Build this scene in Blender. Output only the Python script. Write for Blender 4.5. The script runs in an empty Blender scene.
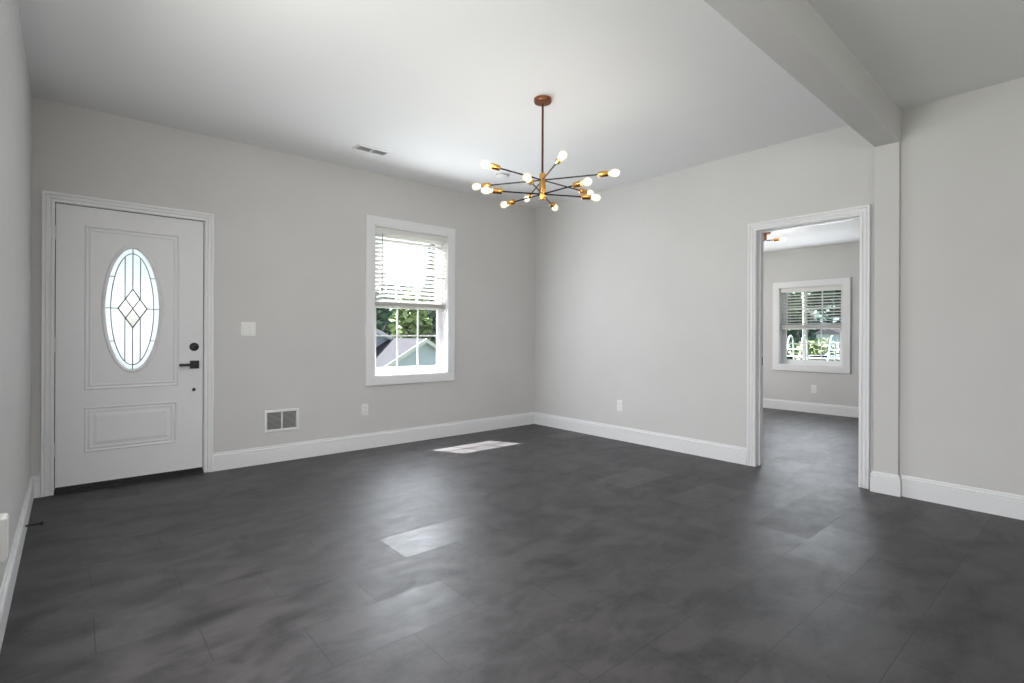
import bpy, bmesh, math, random
from mathutils import Vector, Matrix
random.seed(7)
PI = math.pi
sc = bpy.context.scene
COL = sc.collection

# ------------------------------------------------------------------ camera
H = 1.1286                      # eye height
F_PX = 515.186
YAW = math.radians(49.35)       # view direction, measured from +X towards +Y
ROLL = math.radians(0.26)
cam_d = bpy.data.cameras.new('camera')
cam_d.sensor_fit = 'HORIZONTAL'
cam_d.sensor_width = 36.0
cam_d.lens = F_PX / 1024 * 36.0
cam_d.shift_y = -(341.5 - 334.955) / 1024
cam_d.shift_x = 0.25 / 1024
cam_d.clip_start = 0.02
cam_d.clip_end = 400
cam = bpy.data.objects.new('camera', cam_d)
COL.objects.link(cam)
fwd = Vector((math.cos(YAW), math.sin(YAW), 0))
rt = Vector((math.sin(YAW), -math.cos(YAW), 0))
up = Vector((0, 0, 1))
rr = rt * math.cos(ROLL) - (-up) * -math.sin(ROLL) * -1 if False else rt * math.cos(ROLL) + up * math.sin(ROLL)
uu = up * math.cos(ROLL) - rt * math.sin(ROLL)
m = Matrix((rr, uu, -fwd)).transposed().to_4x4()
m.translation = Vector((0, 0, H))
cam.matrix_world = m
sc.camera = cam

# ------------------------------------------------------------------ world, sun, daylight and added fill lamps, exposure
sc.view_settings.view_transform = 'Standard'
sc.view_settings.look = 'None'
sc.view_settings.gamma = 1
sc.view_settings.use_curve_mapping = False
sc.view_settings.exposure = 0.50

world = bpy.data.worlds.new('daylight_sky')
sc.world = world
world.use_nodes = True
wn = world.node_tree
wn.nodes.clear()
w_out = wn.nodes.new('ShaderNodeOutputWorld')
w_bg = wn.nodes.new('ShaderNodeBackground')
w_sky = wn.nodes.new('ShaderNodeTexSky')
w_sky.sky_type = 'NISHITA'
w_sky.sun_disc = False
w_sky.sun_elevation = math.radians(54)
w_sky.sun_rotation = math.radians(-26)
w_sky.dust_density = 4.0
w_hsv = wn.nodes.new('ShaderNodeHueSaturation')
w_hsv.inputs['Saturation'].default_value = 0.45
wn.links.new(w_sky.outputs[0], w_hsv.inputs['Color'])
wn.links.new(w_hsv.outputs[0], w_bg.inputs['Color'])
w_bg.inputs['Strength'].default_value = 0.30
wn.links.new(w_bg.outputs[0], w_out.inputs['Surface'])

sun_d = bpy.data.lights.new('sun', 'SUN')
sun_d.energy = 34.0
sun_d.angle = math.radians(0.6)
sun_d.color = (1.0, 0.97, 0.92)
sun = bpy.data.objects.new('sun', sun_d)
COL.objects.link(sun)
sun.rotation_euler = Vector((0.34, -0.65, -1.0)).to_track_quat('-Z', 'Y').to_euler()
sun.location = (2, 9, 12)

def area(name, loc, direction, sx, sy, power, color=(1, 1, 1)):
    d = bpy.data.lights.new(name, 'AREA')
    d.shape = 'RECTANGLE'
    d.size, d.size_y = sx, sy
    d.energy = power
    d.color = color
    o = bpy.data.objects.new(name, d)
    COL.objects.link(o)
    o.location = loc
    o.rotation_euler = Vector(direction).to_track_quat('-Z', 'Z').to_euler()
    return o
# fill lamps at added, unseen openings; front and far ones carry visible windows' daylight
area('fill_lamp_left', (-0.40, -1.70, 1.45), (1, 0, -.2), 1.9, 1.5, 9, (1.0, 0.99, 0.98))  # added fill from behind the camera, at an invented opening
area('fill_lamp_side', (-0.40, 1.90, 1.45), (1, 0.1, -.50), 1.2, 1.4, 58, (1.0, 0.99, 0.98))  # added fill at an invented opening, brightens the right wall
area('fill_lamp_back', (0.95, -3.20, 1.45), (0, 1, -.2), 1.3, 1.5, 27, (1.0, 0.99, 0.98))  # added fill from the rear, lifts the corner by the front door
area('daylight_front_window', (2.74, 4.770, 1.46), (0, -1, -.22), 0.80, 1.36, 29, (0.88, 0.94, 1.0))
area('daylight_far_window', (8.300, 2.92, 1.28), (-1, 0, 0), 0.80, 1.1, 20, (0.86, 0.93, 1.0))
area('fill_lamp_next_room', (6.40, 5.02, 1.40), (0, -1, -.2), 1.6, 1.4, 34, (1.0, 0.99, 0.98))  # added fill at an unseen opening, lifts the dark next room

# ------------------------------------------------------------------ room dimensions
XL, XB, XC, XP = -0.197, 4.507, 4.483, 4.455       # left wall, right wall, its rear stretch, pilaster face
YA, YR = 4.80, -3.00                               # front wall, rear wall
ZC, ZC2 = 2.742, 2.45
XB2 = 4.637                                        # far side of the right wall
XF = 8.33                                          # far wall of the next room
YF0 = 0.30

# ------------------------------------------------------------------ materials
MATS = {}
def principled(name, color, rough=0.5, metal=0.0, spec=0.5):
    mt = bpy.data.materials.new(name)
    mt.use_nodes = True
    b = mt.node_tree.nodes['Principled BSDF']
    b.inputs['Base Color'].default_value = (*color, 1)
    b.inputs['Roughness'].default_value = rough
    b.inputs['Metallic'].default_value = metal
    b.inputs['Specular IOR Level'].default_value = spec
    MATS[name] = mt
    return mt
def add_noise(mt, color_a, color_b, scale, bump=0.0, detail=4, bscale=None, stretch=None):
    nt = mt.node_tree
    b = nt.nodes['Principled BSDF']
    tc = nt.nodes.new('ShaderNodeTexCoord')
    src = tc.outputs['Object']
    if stretch:
        mp = nt.nodes.new('ShaderNodeMapping')
        mp.inputs['Scale'].default_value = stretch
        nt.links.new(src, mp.inputs['Vector'])
        src = mp.outputs[0]
    n = nt.nodes.new('ShaderNodeTexNoise')
    n.inputs['Scale'].default_value = scale
    n.inputs['Detail'].default_value = detail
    nt.links.new(src, n.inputs['Vector'])
    r = nt.nodes.new('ShaderNodeValToRGB')
    r.color_ramp.elements[0].position = 0.3
    r.color_ramp.elements[1].position = 0.7
    r.color_ramp.elements[0].color = (*color_a, 1)
    r.color_ramp.elements[1].color = (*color_b, 1)
    nt.links.new(n.outputs[0], r.inputs[0])
    nt.links.new(r.outputs[0], b.inputs['Base Color'])
    if bump:
        n2 = nt.nodes.new('ShaderNodeTexNoise')
        n2.inputs['Scale'].default_value = bscale or scale * 3
        n2.inputs['Detail'].default_value = 3
        nt.links.new(src, n2.inputs['Vector'])
        bp = nt.nodes.new('ShaderNodeBump')
        bp.inputs['Strength'].default_value = bump
        bp.inputs['Distance'].default_value = 0.002
        nt.links.new(n2.outputs[0], bp.inputs['Height'])
        nt.links.new(bp.outputs[0], b.inputs['Normal'])
    return mt

M_WALL = add_noise(principled('wall_paint', (.56, .55, .54), .75), (.555, .546, .538), (.575, .566, .558), 2.0, .08, 2, 220)
M_CEIL = add_noise(principled('ceiling_paint', (.78, .78, .785), .85), (.775, .775, .78), (.79, .79, .795), 1.5, .06, 2, 180)
M_TRIM = add_noise(principled('trim_paint', (.72, .72, .73), .38), (.715, .715, .725), (.73, .73, .74), 4)
M_DOOR = add_noise(principled('door_paint', (.70, .70, .72), .42), (.695, .695, .71), (.71, .71, .725), 6, .05, 2, 150)
M_VINYL = principled('window_vinyl', (.80, .81, .82), .35)
M_BLIND = principled('blind_slat_white', (.80, .79, .77), .45)
def translucent_part(mt, fac, col):
    nt = mt.node_tree
    b = nt.nodes['Principled BSDF']
    out = [n for n in nt.nodes if n.type == 'OUTPUT_MATERIAL'][0]
    t = nt.nodes.new('ShaderNodeBsdfTranslucent')
    t.inputs[0].default_value = (*col, 1)
    mx = nt.nodes.new('ShaderNodeMixShader')
    mx.inputs[0].default_value = fac
    nt.links.new(b.outputs[0], mx.inputs[1])
    nt.links.new(t.outputs[0], mx.inputs[2])
    nt.links.new(mx.outputs[0], out.inputs[0])
translucent_part(M_BLIND, .16, (.85, .85, .84))
M_PLATE = principled('plate_plastic', (.76, .76, .75), .35)
M_BLACK = principled('matt_black_metal', (.012, .012, .013), .38, .3)
M_RUBBER = principled('black_rubber', (.01, .01, .01), .7)
M_ARM = principled('dark_bronze', (.018, .015, .014), .38, .6)
M_STEM = principled('dark_copper_stem', (.10, .045, .028), .35, .8)
M_COPPER = add_noise(principled('aged_copper', (.26, .10, .05), .32, .9), (.24, .09, .045), (.30, .12, .06), 60)
M_BRASS = add_noise(principled('warm_brass', (.80, .42, .12), .25, 1.0), (.78, .40, .11), (.85, .46, .14), 80)
M_CAME = principled('lead_came', (.10, .11, .12), .45, .6)
M_DARK = principled('duct_interior', (.12, .12, .12), .8)
M_LOUVER = principled('vent_enamel', (.70, .70, .70), .4)
M_THRESH = principled('dark_threshold', (.015, .014, .014), .5, .2)
M_METAL = principled('brushed_steel', (.55, .55, .56), .35, 1.0)

def thin_glass(name, tint=(1, 1, 1), ior=1.45):
    mt = bpy.data.materials.new(name)
    mt.use_nodes = True
    nt = mt.node_tree
    nt.nodes.clear()
    out = nt.nodes.new('ShaderNodeOutputMaterial')
    mix = nt.nodes.new('ShaderNodeMixShader')
    t = nt.nodes.new('ShaderNodeBsdfTransparent')
    t.inputs[0].default_value = (*tint, 1)
    g = nt.nodes.new('ShaderNodeBsdfGlossy')
    g.inputs['Roughness'].default_value = 0.02
    fr = nt.nodes.new('ShaderNodeFresnel')
    fr.inputs[0].default_value = ior
    ge = nt.nodes.new('ShaderNodeNewGeometry')
    su = nt.nodes.new('ShaderNodeMath')
    su.operation = 'SUBTRACT'
    su.inputs[0].default_value = 1
    nt.links.new(ge.outputs['Backfacing'], su.inputs[1])
    mu = nt.nodes.new('ShaderNodeMath')
    mu.operation = 'MULTIPLY'
    nt.links.new(su.outputs[0], mu.inputs[0])
    nt.links.new(fr.outputs[0], mu.inputs[1])
    nt.links.new(mu.outputs[0], mix.inputs[0])
    nt.links.new(t.outputs[0], mix.inputs[1])
    nt.links.new(g.outputs[0], mix.inputs[2])
    nt.links.new(mix.outputs[0], out.inputs[0])
    return mt
M_GLASS = thin_glass('window_glass', (.95, .97, .98))
M_BEVEL = thin_glass('clear_bevelled_glass', (.90, .95, .96))

def textured_glass():
    mt = bpy.data.materials.new('frosted_privacy_glass')
    mt.use_nodes = True
    nt = mt.node_tree
    nt.nodes.clear()
    out = nt.nodes.new('ShaderNodeOutputMaterial')
    tr = nt.nodes.new('ShaderNodeBsdfTranslucent')
    tr.inputs[0].default_value = (.62, .66, .70, 1)
    tp = nt.nodes.new('ShaderNodeBsdfTransparent')
    tp.inputs[0].default_value = (.72, .78, .84, 1)
    gl = nt.nodes.new('ShaderNodeBsdfGlossy')
    gl.inputs['Roughness'].default_value = .15
    n = nt.nodes.new('ShaderNodeTexNoise')
    n.inputs['Scale'].default_value = 60
    tc = nt.nodes.new('ShaderNodeTexCoord')
    mp = nt.nodes.new('ShaderNodeMapping')
    mp.inputs['Scale'].default_value = (1, 1, .35)
    nt.links.new(tc.outputs['Object'], mp.inputs[0])
    nt.links.new(mp.outputs[0], n.inputs['Vector'])
    bp = nt.nodes.new('ShaderNodeBump')
    bp.inputs['Strength'].default_value = .4
    nt.links.new(n.outputs[0], bp.inputs['Height'])
    nt.links.new(bp.outputs[0], gl.inputs['Normal'])
    m1 = nt.nodes.new('ShaderNodeMixShader')
    m1.inputs[0].default_value = .32
    nt.links.new(tr.outputs[0], m1.inputs[1])
    nt.links.new(tp.outputs[0], m1.inputs[2])
    m2 = nt.nodes.new('ShaderNodeMixShader')
    m2.inputs[0].default_value = .06
    nt.links.new(m1.outputs[0], m2.inputs[1])
    nt.links.new(gl.outputs[0], m2.inputs[2])
    nt.links.new(m2.outputs[0], out.inputs[0])
    return mt
M_FROST = textured_glass()

def emissive_mix(name, color, strength, fac):
    mt = bpy.data.materials.new(name)
    mt.use_nodes = True
    nt = mt.node_tree
    nt.nodes.clear()
    out = nt.nodes.new('ShaderNodeOutputMaterial')
    e = nt.nodes.new('ShaderNodeEmission')
    e.inputs[0].default_value = (*color, 1)
    e.inputs[1].default_value = strength
    t = nt.nodes.new('ShaderNodeBsdfTransparent')
    g = nt.nodes.new('ShaderNodeBsdfGlossy')
    g.inputs['Roughness'].default_value = .05
    mx = nt.nodes.new('ShaderNodeMixShader')
    mx.inputs[0].default_value = .08
    nt.links.new(t.outputs[0], mx.inputs[1])
    nt.links.new(g.outputs[0], mx.inputs[2])
    m2 = nt.nodes.new('ShaderNodeMixShader')
    m2.inputs[0].default_value = fac
    nt.links.new(mx.outputs[0], m2.inputs[1])
    nt.links.new(e.outputs[0], m2.inputs[2])
    nt.links.new(m2.outputs[0], out.inputs[0])
    return mt
M_BULB = emissive_mix('lit_bulb_glass', (1.0, .86, .60), 1.5, .30)
M_FIL = emissive_mix('glowing_filament', (1.0, .88, .64), 6.0, 1.0)

def floor_material():
    mt = principled('slate_vinyl_tile', (.07, .07, .072), .35)
    nt = mt.node_tree
    b = nt.nodes['Principled BSDF']
    tc = nt.nodes.new('ShaderNodeTexCoord')
    mp = nt.nodes.new('ShaderNodeMapping')
    mp.inputs['Location'].default_value = (-.99 + .61 * 18, -.49 + .305 * 32, 0)
    nt.links.new(tc.outputs['Object'], mp.inputs[0])
    br = nt.nodes.new('ShaderNodeTexBrick')
    br.offset = .5
    br.offset_frequency = 2
    br.inputs['Color1'].default_value = (0, 0, 0, 1)
    br.inputs['Color2'].default_value = (1, 1, 1, 1)
    br.inputs['Mortar'].default_value = (.5, .5, .5, 1)
    br.inputs['Scale'].default_value = 1
    br.inputs['Mortar Size'].default_value = .0015
    br.inputs['Mortar Smooth'].default_value = .3
    br.inputs['Brick Width'].default_value = .61
    br.inputs['Row Height'].default_value = .305
    nt.links.new(mp.outputs[0], br.inputs['Vector'])
    # mottled concrete look
    def noise(scale, detail, st, dist=0):
        mm = nt.nodes.new('ShaderNodeMapping')
        mm.inputs['Scale'].default_value = st
        nt.links.new(tc.outputs['Object'], mm.inputs[0])
        n = nt.nodes.new('ShaderNodeTexNoise')
        n.inputs['Scale'].default_value = scale
        n.inputs['Detail'].default_value = detail
        n.inputs['Distortion'].default_value = dist
        nt.links.new(mm.outputs[0], n.inputs['Vector'])
        return n
    n1 = noise(4.0, 10, (1, 1.6, 1), .8)
    n2 = noise(11, 12, (.8, 1.3, 1), .9)
    n3 = noise(70, 8, (.6, 1.2, 1), 1.5)
    ad = nt.nodes.new('ShaderNodeMath')
    ad.operation = 'MULTIPLY_ADD'
    ad.inputs[1].default_value = .45
    nt.links.new(n2.outputs[0], ad.inputs[0])
    nt.links.new(n1.outputs[0], ad.inputs[2])
    ramp = nt.nodes.new('ShaderNodeValToRGB')
    ramp.color_ramp.elements[0].position = .66
    ramp.color_ramp.elements[0].color = (.022, .0205, .0225, 1)
    ramp.color_ramp.elements[1].position = 1.0
    ramp.color_ramp.elements[1].color = (.056, .052, .0545, 1)
    ad3 = nt.nodes.new('ShaderNodeMath')
    ad3.operation = 'MULTIPLY_ADD'
    ad3.inputs[1].default_value = .30
    n4 = noise(38, 10, (.8, 1.2, 1), 1.0)
    nt.links.new(n4.outputs[0], ad3.inputs[0])
    nt.links.new(ad.outputs[0], ad3.inputs[2])
    nt.links.new(ad3.outputs[0], ramp.inputs[0])
    # each tile a little lighter or darker
    vm = nt.nodes.new('ShaderNodeMixRGB')
    vm.blend_type = 'MULTIPLY'
    vm.inputs[0].default_value = 1
    tr = nt.nodes.new('ShaderNodeMapRange')
    tr.inputs['To Min'].default_value = .95
    tr.inputs['To Max'].default_value = 1.05
    nt.links.new(br.outputs['Color'], tr.inputs['Value'])
    nt.links.new(ramp.outputs[0], vm.inputs[1])
    nt.links.new(tr.outputs[0], vm.inputs[2])
    mo = nt.nodes.new('ShaderNodeMixRGB')
    mo.inputs[2].default_value = (.014, .014, .014, 1)
    nt.links.new(br.outputs['Fac'], mo.inputs[0])
    nt.links.new(vm.outputs[0], mo.inputs[1])
    nt.links.new(mo.outputs[0], b.inputs['Base Color'])
    # roughness: per tile and blotchy
    ro = nt.nodes.new('ShaderNodeMapRange')
    ro.inputs['To Min'].default_value = .34
    ro.inputs['To Max'].default_value = .46
    pw = nt.nodes.new('ShaderNodeMath')
    pw.operation = 'POWER'
    pw.inputs[1].default_value = .35
    nt.links.new(br.outputs['Color'], pw.inputs[0])
    nt.links.new(pw.outputs[0], ro.inputs['Value'])
    ro2 = nt.nodes.new('ShaderNodeMath')
    ro2.operation = 'MULTIPLY_ADD'
    ro2.inputs[1].default_value = .20
    nt.links.new(n2.outputs[0], ro2.inputs[0])
    nt.links.new(ro.outputs[0], ro2.inputs[2])
    ro3 = nt.nodes.new('ShaderNodeMath')
    ro3.operation = 'SUBTRACT'
    ro3.inputs[1].default_value = .06
    nt.links.new(ro2.outputs[0], ro3.inputs[0])
    nt.links.new(ro3.outputs[0], b.inputs['Roughness'])
    inv = nt.nodes.new('ShaderNodeMath')
    inv.operation = 'SUBTRACT'
    inv.inputs[0].default_value = 1
    nt.links.new(br.outputs['Fac'], inv.inputs[1])
    bm1 = nt.nodes.new('ShaderNodeBump')
    bm1.inputs['Strength'].default_value = .5
    bm1.inputs['Distance'].default_value = .001
    nt.links.new(inv.outputs[0], bm1.inputs['Height'])
    bm2 = nt.nodes.new('ShaderNodeBump')
    bm2.inputs['Strength'].default_value = .22
    bm2.inputs['Distance'].default_value = .004
    ad2 = nt.nodes.new('ShaderNodeMath')
    ad2.operation = 'MULTIPLY_ADD'
    ad2.inputs[1].default_value = .25
    nt.links.new(n3.outputs[0], ad2.inputs[0])
    nt.links.new(ad.outputs[0], ad2.inputs[2])
    nt.links.new(ad2.outputs[0], bm2.inputs['Height'])
    nt.links.new(bm1.outputs[0], bm2.inputs['Normal'])
    nt.links.new(bm2.outputs[0], b.inputs['Normal'])
    b.inputs['Specular IOR Level'].default_value = .40
    return mt
M_FLOOR = floor_material()

# ------------------------------------------------------------------ mesh helpers
def obj(name, bm, mat, parent=None, smooth=False, bevel=0.0):
    bmesh.ops.remove_doubles(bm, verts=bm.verts, dist=1e-6)
    bmesh.ops.recalc_face_normals(bm, faces=bm.faces)
    me = bpy.data.meshes.new(name)
    bm.to_mesh(me)
    bm.free()
    mats = mat if isinstance(mat, (list, tuple)) else [mat]
    for k in mats:
        me.materials.append(k)
    if smooth:
        for p in me.polygons:
            p.use_smooth = True
        try:
            me.set_sharp_from_angle(angle=math.radians(40))
        except Exception:
            pass
    o = bpy.data.objects.new(name, me)
    COL.objects.link(o)
    if parent is not None:
        o.parent = parent
        o.matrix_parent_inverse = Matrix.Translation(-parent.location) if parent.parent is None else Matrix.Identity(4)
        if parent.parent is None:
            o.matrix_parent_inverse = parent.matrix_basis.inverted()
    if bevel:
        md = o.modifiers.new('bevel', 'BEVEL')
        md.width = bevel
        md.segments = 2
        md.limit_method = 'ANGLE'
        md.angle_limit = math.radians(50)
    return o
def empty(name, loc=(0, 0, 0)):
    o = bpy.data.objects.new(name, None)
    o.empty_display_size = .05
    o.location = loc
    COL.objects.link(o)
    return o
def tag(o, label, cat, group=None, kind=None):
    o['label'] = label
    o['category'] = cat
    if group: o['group'] = group
    if kind: o['kind'] = kind
    return o
def struct(o):
    o['kind'] = 'structure'
    return o
def box(bm, x0, x1, y0, y1, z0, z1, M=None):
    vs = [Vector((x, y, z)) for x in (x0, x1) for y in (y0, y1) for z in (z0, z1)]
    if M is not None: vs = [M @ v for v in vs]
    v = [bm.verts.new(p) for p in vs]
    for f in ((0, 1, 3, 2), (4, 6, 7, 5), (0, 4, 5, 1), (2, 3, 7, 6), (0, 2, 6, 4), (1, 5, 7, 3)):
        bm.faces.new([v[i] for i in f])
def tube(bm, p0, p1, r0, r1=None, n=12):
    r1 = r0 if r1 is None else r1
    p0, p1 = Vector(p0), Vector(p1)
    d = (p1 - p0).normalized()
    a = d.orthogonal().normalized()
    b = d.cross(a)
    A = [bm.verts.new(p0 + (a * math.cos(t) + b * math.sin(t)) * r0) for t in [2 * PI * i / n for i in range(n)]]
    B = [bm.verts.new(p1 + (a * math.cos(t) + b * math.sin(t)) * r1) for t in [2 * PI * i / n for i in range(n)]]
    for i in range(n):
        bm.faces.new((A[i], A[(i + 1) % n], B[(i + 1) % n], B[i]))
    bm.faces.new(A[::-1]); bm.faces.new(B)
def path_tube(bm, pts, r, n=8):
    pts = [Vector(p) for p in pts]
    rings = []
    for i, p in enumerate(pts):
        d = (pts[min(i + 1, len(pts) - 1)] - pts[max(i - 1, 0)]).normalized()
        a = Vector((0, 1, 0)) if abs(d.y) < .9 else Vector((1, 0, 0))
        a = (a - d * a.dot(d)).normalized()
        b = d.cross(a)
        rings.append([bm.verts.new(p + (a * math.cos(t) + b * math.sin(t)) * r) for t in [2 * PI * k / n for k in range(n)]])
    for A, B in zip(rings, rings[1:]):
        for i in range(n):
            bm.faces.new((A[i], A[(i + 1) % n], B[(i + 1) % n], B[i]))
    bm.faces.new(rings[0][::-1]); bm.faces.new(rings[-1])
def lathe(bm, origin, axis, prof, n=20):
    """prof: (distance along axis, radius)"""
    o = Vector(origin); d = Vector(axis).normalized()
    a = d.orthogonal().normalized(); b = d.cross(a)
    rings = []
    for t, r in prof:
        if r < 1e-6:
            rings.append([bm.verts.new(o + d * t)])
        else:
            rings.append([bm.verts.new(o + d * t + (a * math.cos(u) + b * math.sin(u)) * r) for u in [2 * PI * k / n for k in range(n)]])
    for A, B in zip(rings, rings[1:]):
        if len(A) == 1 and len(B) == 1: continue
        for i in range(n):
            j = (i + 1) % n
            if len(A) == 1: bm.faces.new((A[0], B[j], B[i]))
            elif len(B) == 1: bm.faces.new((A[i], A[j], B[0]))
            else: bm.faces.new((A[i], A[j], B[j], B[i]))
    if len(rings[0]) > 1: bm.faces.new(rings[0][::-1])
    if len(rings[-1]) > 1: bm.faces.new(rings[-1])
def sweep(bm, pts, prof, to3d, closed=True):
    """pts: 2D path; prof: (offset to the outside, height); mitred corners"""
    n = len(pts)
    P = [Vector(p) for p in pts]
    def nrm(a, b):
        d = (b - a).normalized()
        return Vector((d.y, -d.x))
    rings = []
    for i in range(n):
        if closed or 0 < i < n - 1:
            n0 = nrm(P[i - 1], P[i]); n1 = nrm(P[i], P[(i + 1) % n])
            mi = (n0 + n1) / (1 + n0.dot(n1))
        elif i == 0: mi = nrm(P[0], P[1])
        else: mi = nrm(P[-2], P[-1])
        rings.append([bm.verts.new(to3d(*(P[i] + mi * o), h)) for o, h in prof])
    k = len(prof)
    for i in range(n if closed else n - 1):
        A, B = rings[i], rings[(i + 1) % n]
        for j in range(k):
            bm.faces.new((A[j], A[(j + 1) % k], B[(j + 1) % k], B[j]))
    if not closed:
        bm.faces.new(rings[0]); bm.faces.new(rings[-1][::-1])
def grid_wall(bm, u0, u1, z0, z1, t0, t1, holes, axis):
    """solid wall u0..u1 x z0..z1, thickness t0..t1, rectangular holes (ua,ub,za,zb). axis='x': runs along X, thickness in Y"""
    us = sorted({u0, u1, *[h[0] for h in holes], *[h[1] for h in holes]})
    zs = sorted({z0, z1, *[h[2] for h in holes], *[h[3] for h in holes]})
    us = [u for u in us if u0 <= u <= u1]; zs = [z for z in zs if z0 <= z <= z1]
    def solid(i, j):
        if i < 0 or j < 0 or i >= len(us) - 1 or j >= len(zs) - 1: return False
        uc = (us[i] + us[i + 1]) / 2; zc = (zs[j] + zs[j + 1]) / 2
        return not any(h[0] < uc < h[1] and h[2] < zc < h[3] for h in holes)
    P = (lambda u, t, z: (u, t, z)) if axis == 'x' else (lambda u, t, z: (t, u, z))
    def q(*c): bm.faces.new([bm.verts.new(P(*k)) for k in c])
    for i in range(len(us) - 1):
        for j in range(len(zs) - 1):
            if not solid(i, j): continue
            a, b, c, d = us[i], us[i + 1], zs[j], zs[j + 1]
            for t in (t0, t1): q((a, t, c), (b, t, c), (b, t, d), (a, t, d))
            if not solid(i - 1, j): q((a, t0, c), (a, t1, c), (a, t1, d), (a, t0, d))
            if not solid(i + 1, j): q((b, t0, c), (b, t1, c), (b, t1, d), (b, t0, d))
            if not solid(i, j - 1): q((a, t0, c), (b, t0, c), (b, t1, c), (a, t1, c))
            if not solid(i, j + 1): q((a, t0, d), (b, t0, d), (b, t1, d), (a, t1, d))

# ------------------------------------------------------------------ the room shell
# window 1 opening in the front wall, window 2 in the far wall, door opening, doorway
W1 = (2.300, 3.183, .705, 2.223)
W2 = (2.476, 3.355, .690, 1.873)
D1 = (-.090, .840, 0.0, 2.052)
OP = (1.237, 2.003, 0.0, 2.040)
bm = bmesh.new(); box(bm, -.35, 8.48, -3.15, 4.95, -.12, 0)
struct(obj('floor', bm, M_FLOOR))
bm = bmesh.new()
box(bm, -.35, XB2, YR - .15, YA + .15, ZC, ZC + .15)
box(bm, XB2, XF + .15, YF0 - .1, YA + .15, ZC2, ZC2 + .15)
struct(obj('ceiling', bm, M_CEIL))
bm = bmesh.new(); grid_wall(bm, -.35, XF + .15, 0, ZC, YA, YA + .15, [W1, D1, (5.6, 7.2, .7, 2.1)], 'x')  # last opening is invented, lets fill light into the next room
struct(obj('wall_front', bm, M_WALL))
bm = bmesh.new(); grid_wall(bm, YR, YA, 0, ZC, XL - .153, XL, [(-2.65, -.75, .7, 2.2), (1.3, 2.5, .75, 2.15)], 'y')  # both openings are unseen, added for the left and side fill lamps
struct(obj('wall_left', bm, M_WALL))
bm = bmesh.new(); grid_wall(bm, -.35, XB2, 0, ZC, YR - .15, YR, [(.3, 1.6, .7, 2.2)], 'x')  # opening added out of view for the back fill lamp
struct(obj('wall_rear', bm, M_WALL))
bm = bmesh.new()
grid_wall(bm, 1.06, YA, 0, ZC, XB, XB2, [OP], 'y')
struct(obj('wall_right', bm, M_WALL))
bm = bmesh.new()
grid_wall(bm, YR, 1.06, 0, ZC, XC, XB2, [], 'y')
struct(obj('wall_right_rear', bm, M_WALL))
bm = bmesh.new(); grid_wall(bm, YF0 - .1, YA, 0, ZC2, XF, XF + .15, [W2], 'y')
struct(obj('wall_far', bm, M_WALL))
bm = bmesh.new(); grid_wall(bm, XB2, XF, 0, ZC2, YF0 - .1, YF0, [], 'x')
struct(obj('wall_far_side', bm, M_WALL))
# dropped beam and the pilaster it lands on
BY0, BY1, BZ = .98, 1.135, 2.512
bm = bmesh.new(); box(bm, XL, XB, BY0, BY1, BZ, ZC)
for v in bm.verts: v.co.y -= (XB - v.co.x) * .013      # the beam runs very slightly out of square
struct(obj('ceiling_beam', bm, M_WALL, bevel=.003))
bm = bmesh.new(); box(bm, XP, XB + .01, BY0 + .003, BY1 - .003, 0, BZ)
struct(obj('wall_pilaster', bm, M_WALL, bevel=.003))

# baseboards: flat board with a stepped, rounded cap
BP = [(0, 0), (.016, 0), (.016, .108), (.011, .110), (.011, .116), (.016, .118), (.0155, .127), (.012, .131), (.007, .132), (.007, .137), (.008, .140), (.006, .148), (0, .148)]
def baseboard(name, path):
    bm = bmesh.new()
    sweep(bm, path, BP, lambda x, y, h: (x, y, h), closed=False)
    return struct(obj(name, bm, M_TRIM))
# path direction chosen so that the outside normal (dy,-dx) points into the room
baseboard('baseboard_left', [(XL, YR), (XL, YA)])
baseboard('baseboard_front_left', [(XL, YA), (-.150, YA)])
baseboard('baseboard_front', [(.898, YA), (XB, YA)])
baseboard('baseboard_right', [(XB, YA), (XB, 2.077)])
baseboard('baseboard_pilaster', [(XP + .02, BY1 - .003), (XP, BY1 - .003), (XP, BY0 + .003), (XC, BY0 + .003)])
baseboard('baseboard_right_rear', [(XC, BY0 - .012), (XC, YR)])
baseboard('baseboard_rear', [(XC, YR), (XL, YR)])
baseboard('baseboard_far', [(XF, YA), (XF, YF0)])
baseboard('baseboard_far_front', [(XB2, YA), (XF, YA)])

# casings ------------------------------------------------
CP = [(.0, 0), (.0, .009), (.004, .012), (.013, .012), (.016, .006), (.021, .006), (.026, .013), (.042, .016), (.045, .012), (.048, .019), (.062, .020), (.066, .016), (.066, 0)]
def FRONT(x, z, h): return (x, YA - h, z)
def RIGHT(y, z, h): return (XB - h, y, z)
# front door casing (path so that outside is outwards): left leg up, head, right leg down  -> outside normal (dy,-dx)
bm = bmesh.new()
sweep(bm, [(.832, 0), (.832, 2.040), (-.082, 2.040), (-.082, 0)], CP, FRONT, closed=False)
struct(obj('trim_1', bm, M_TRIM))
bm = bmesh.new()
sweep(bm, [(2.008, 0), (2.008, 2.042), (1.232, 2.042), (1.232, 0)], [(o, h) for o, h in CP], RIGHT, closed=False)
struct(obj('trim_2', bm, M_TRIM))
bm = bmesh.new()
sweep(bm, [(2.008, 0), (2.008, 2.042), (1.232, 2.042), (1.232, 0)], CP, lambda y, z, h: (XB2 + h, y, z), closed=False)
struct(obj('trim_3', bm, M_TRIM))

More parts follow.
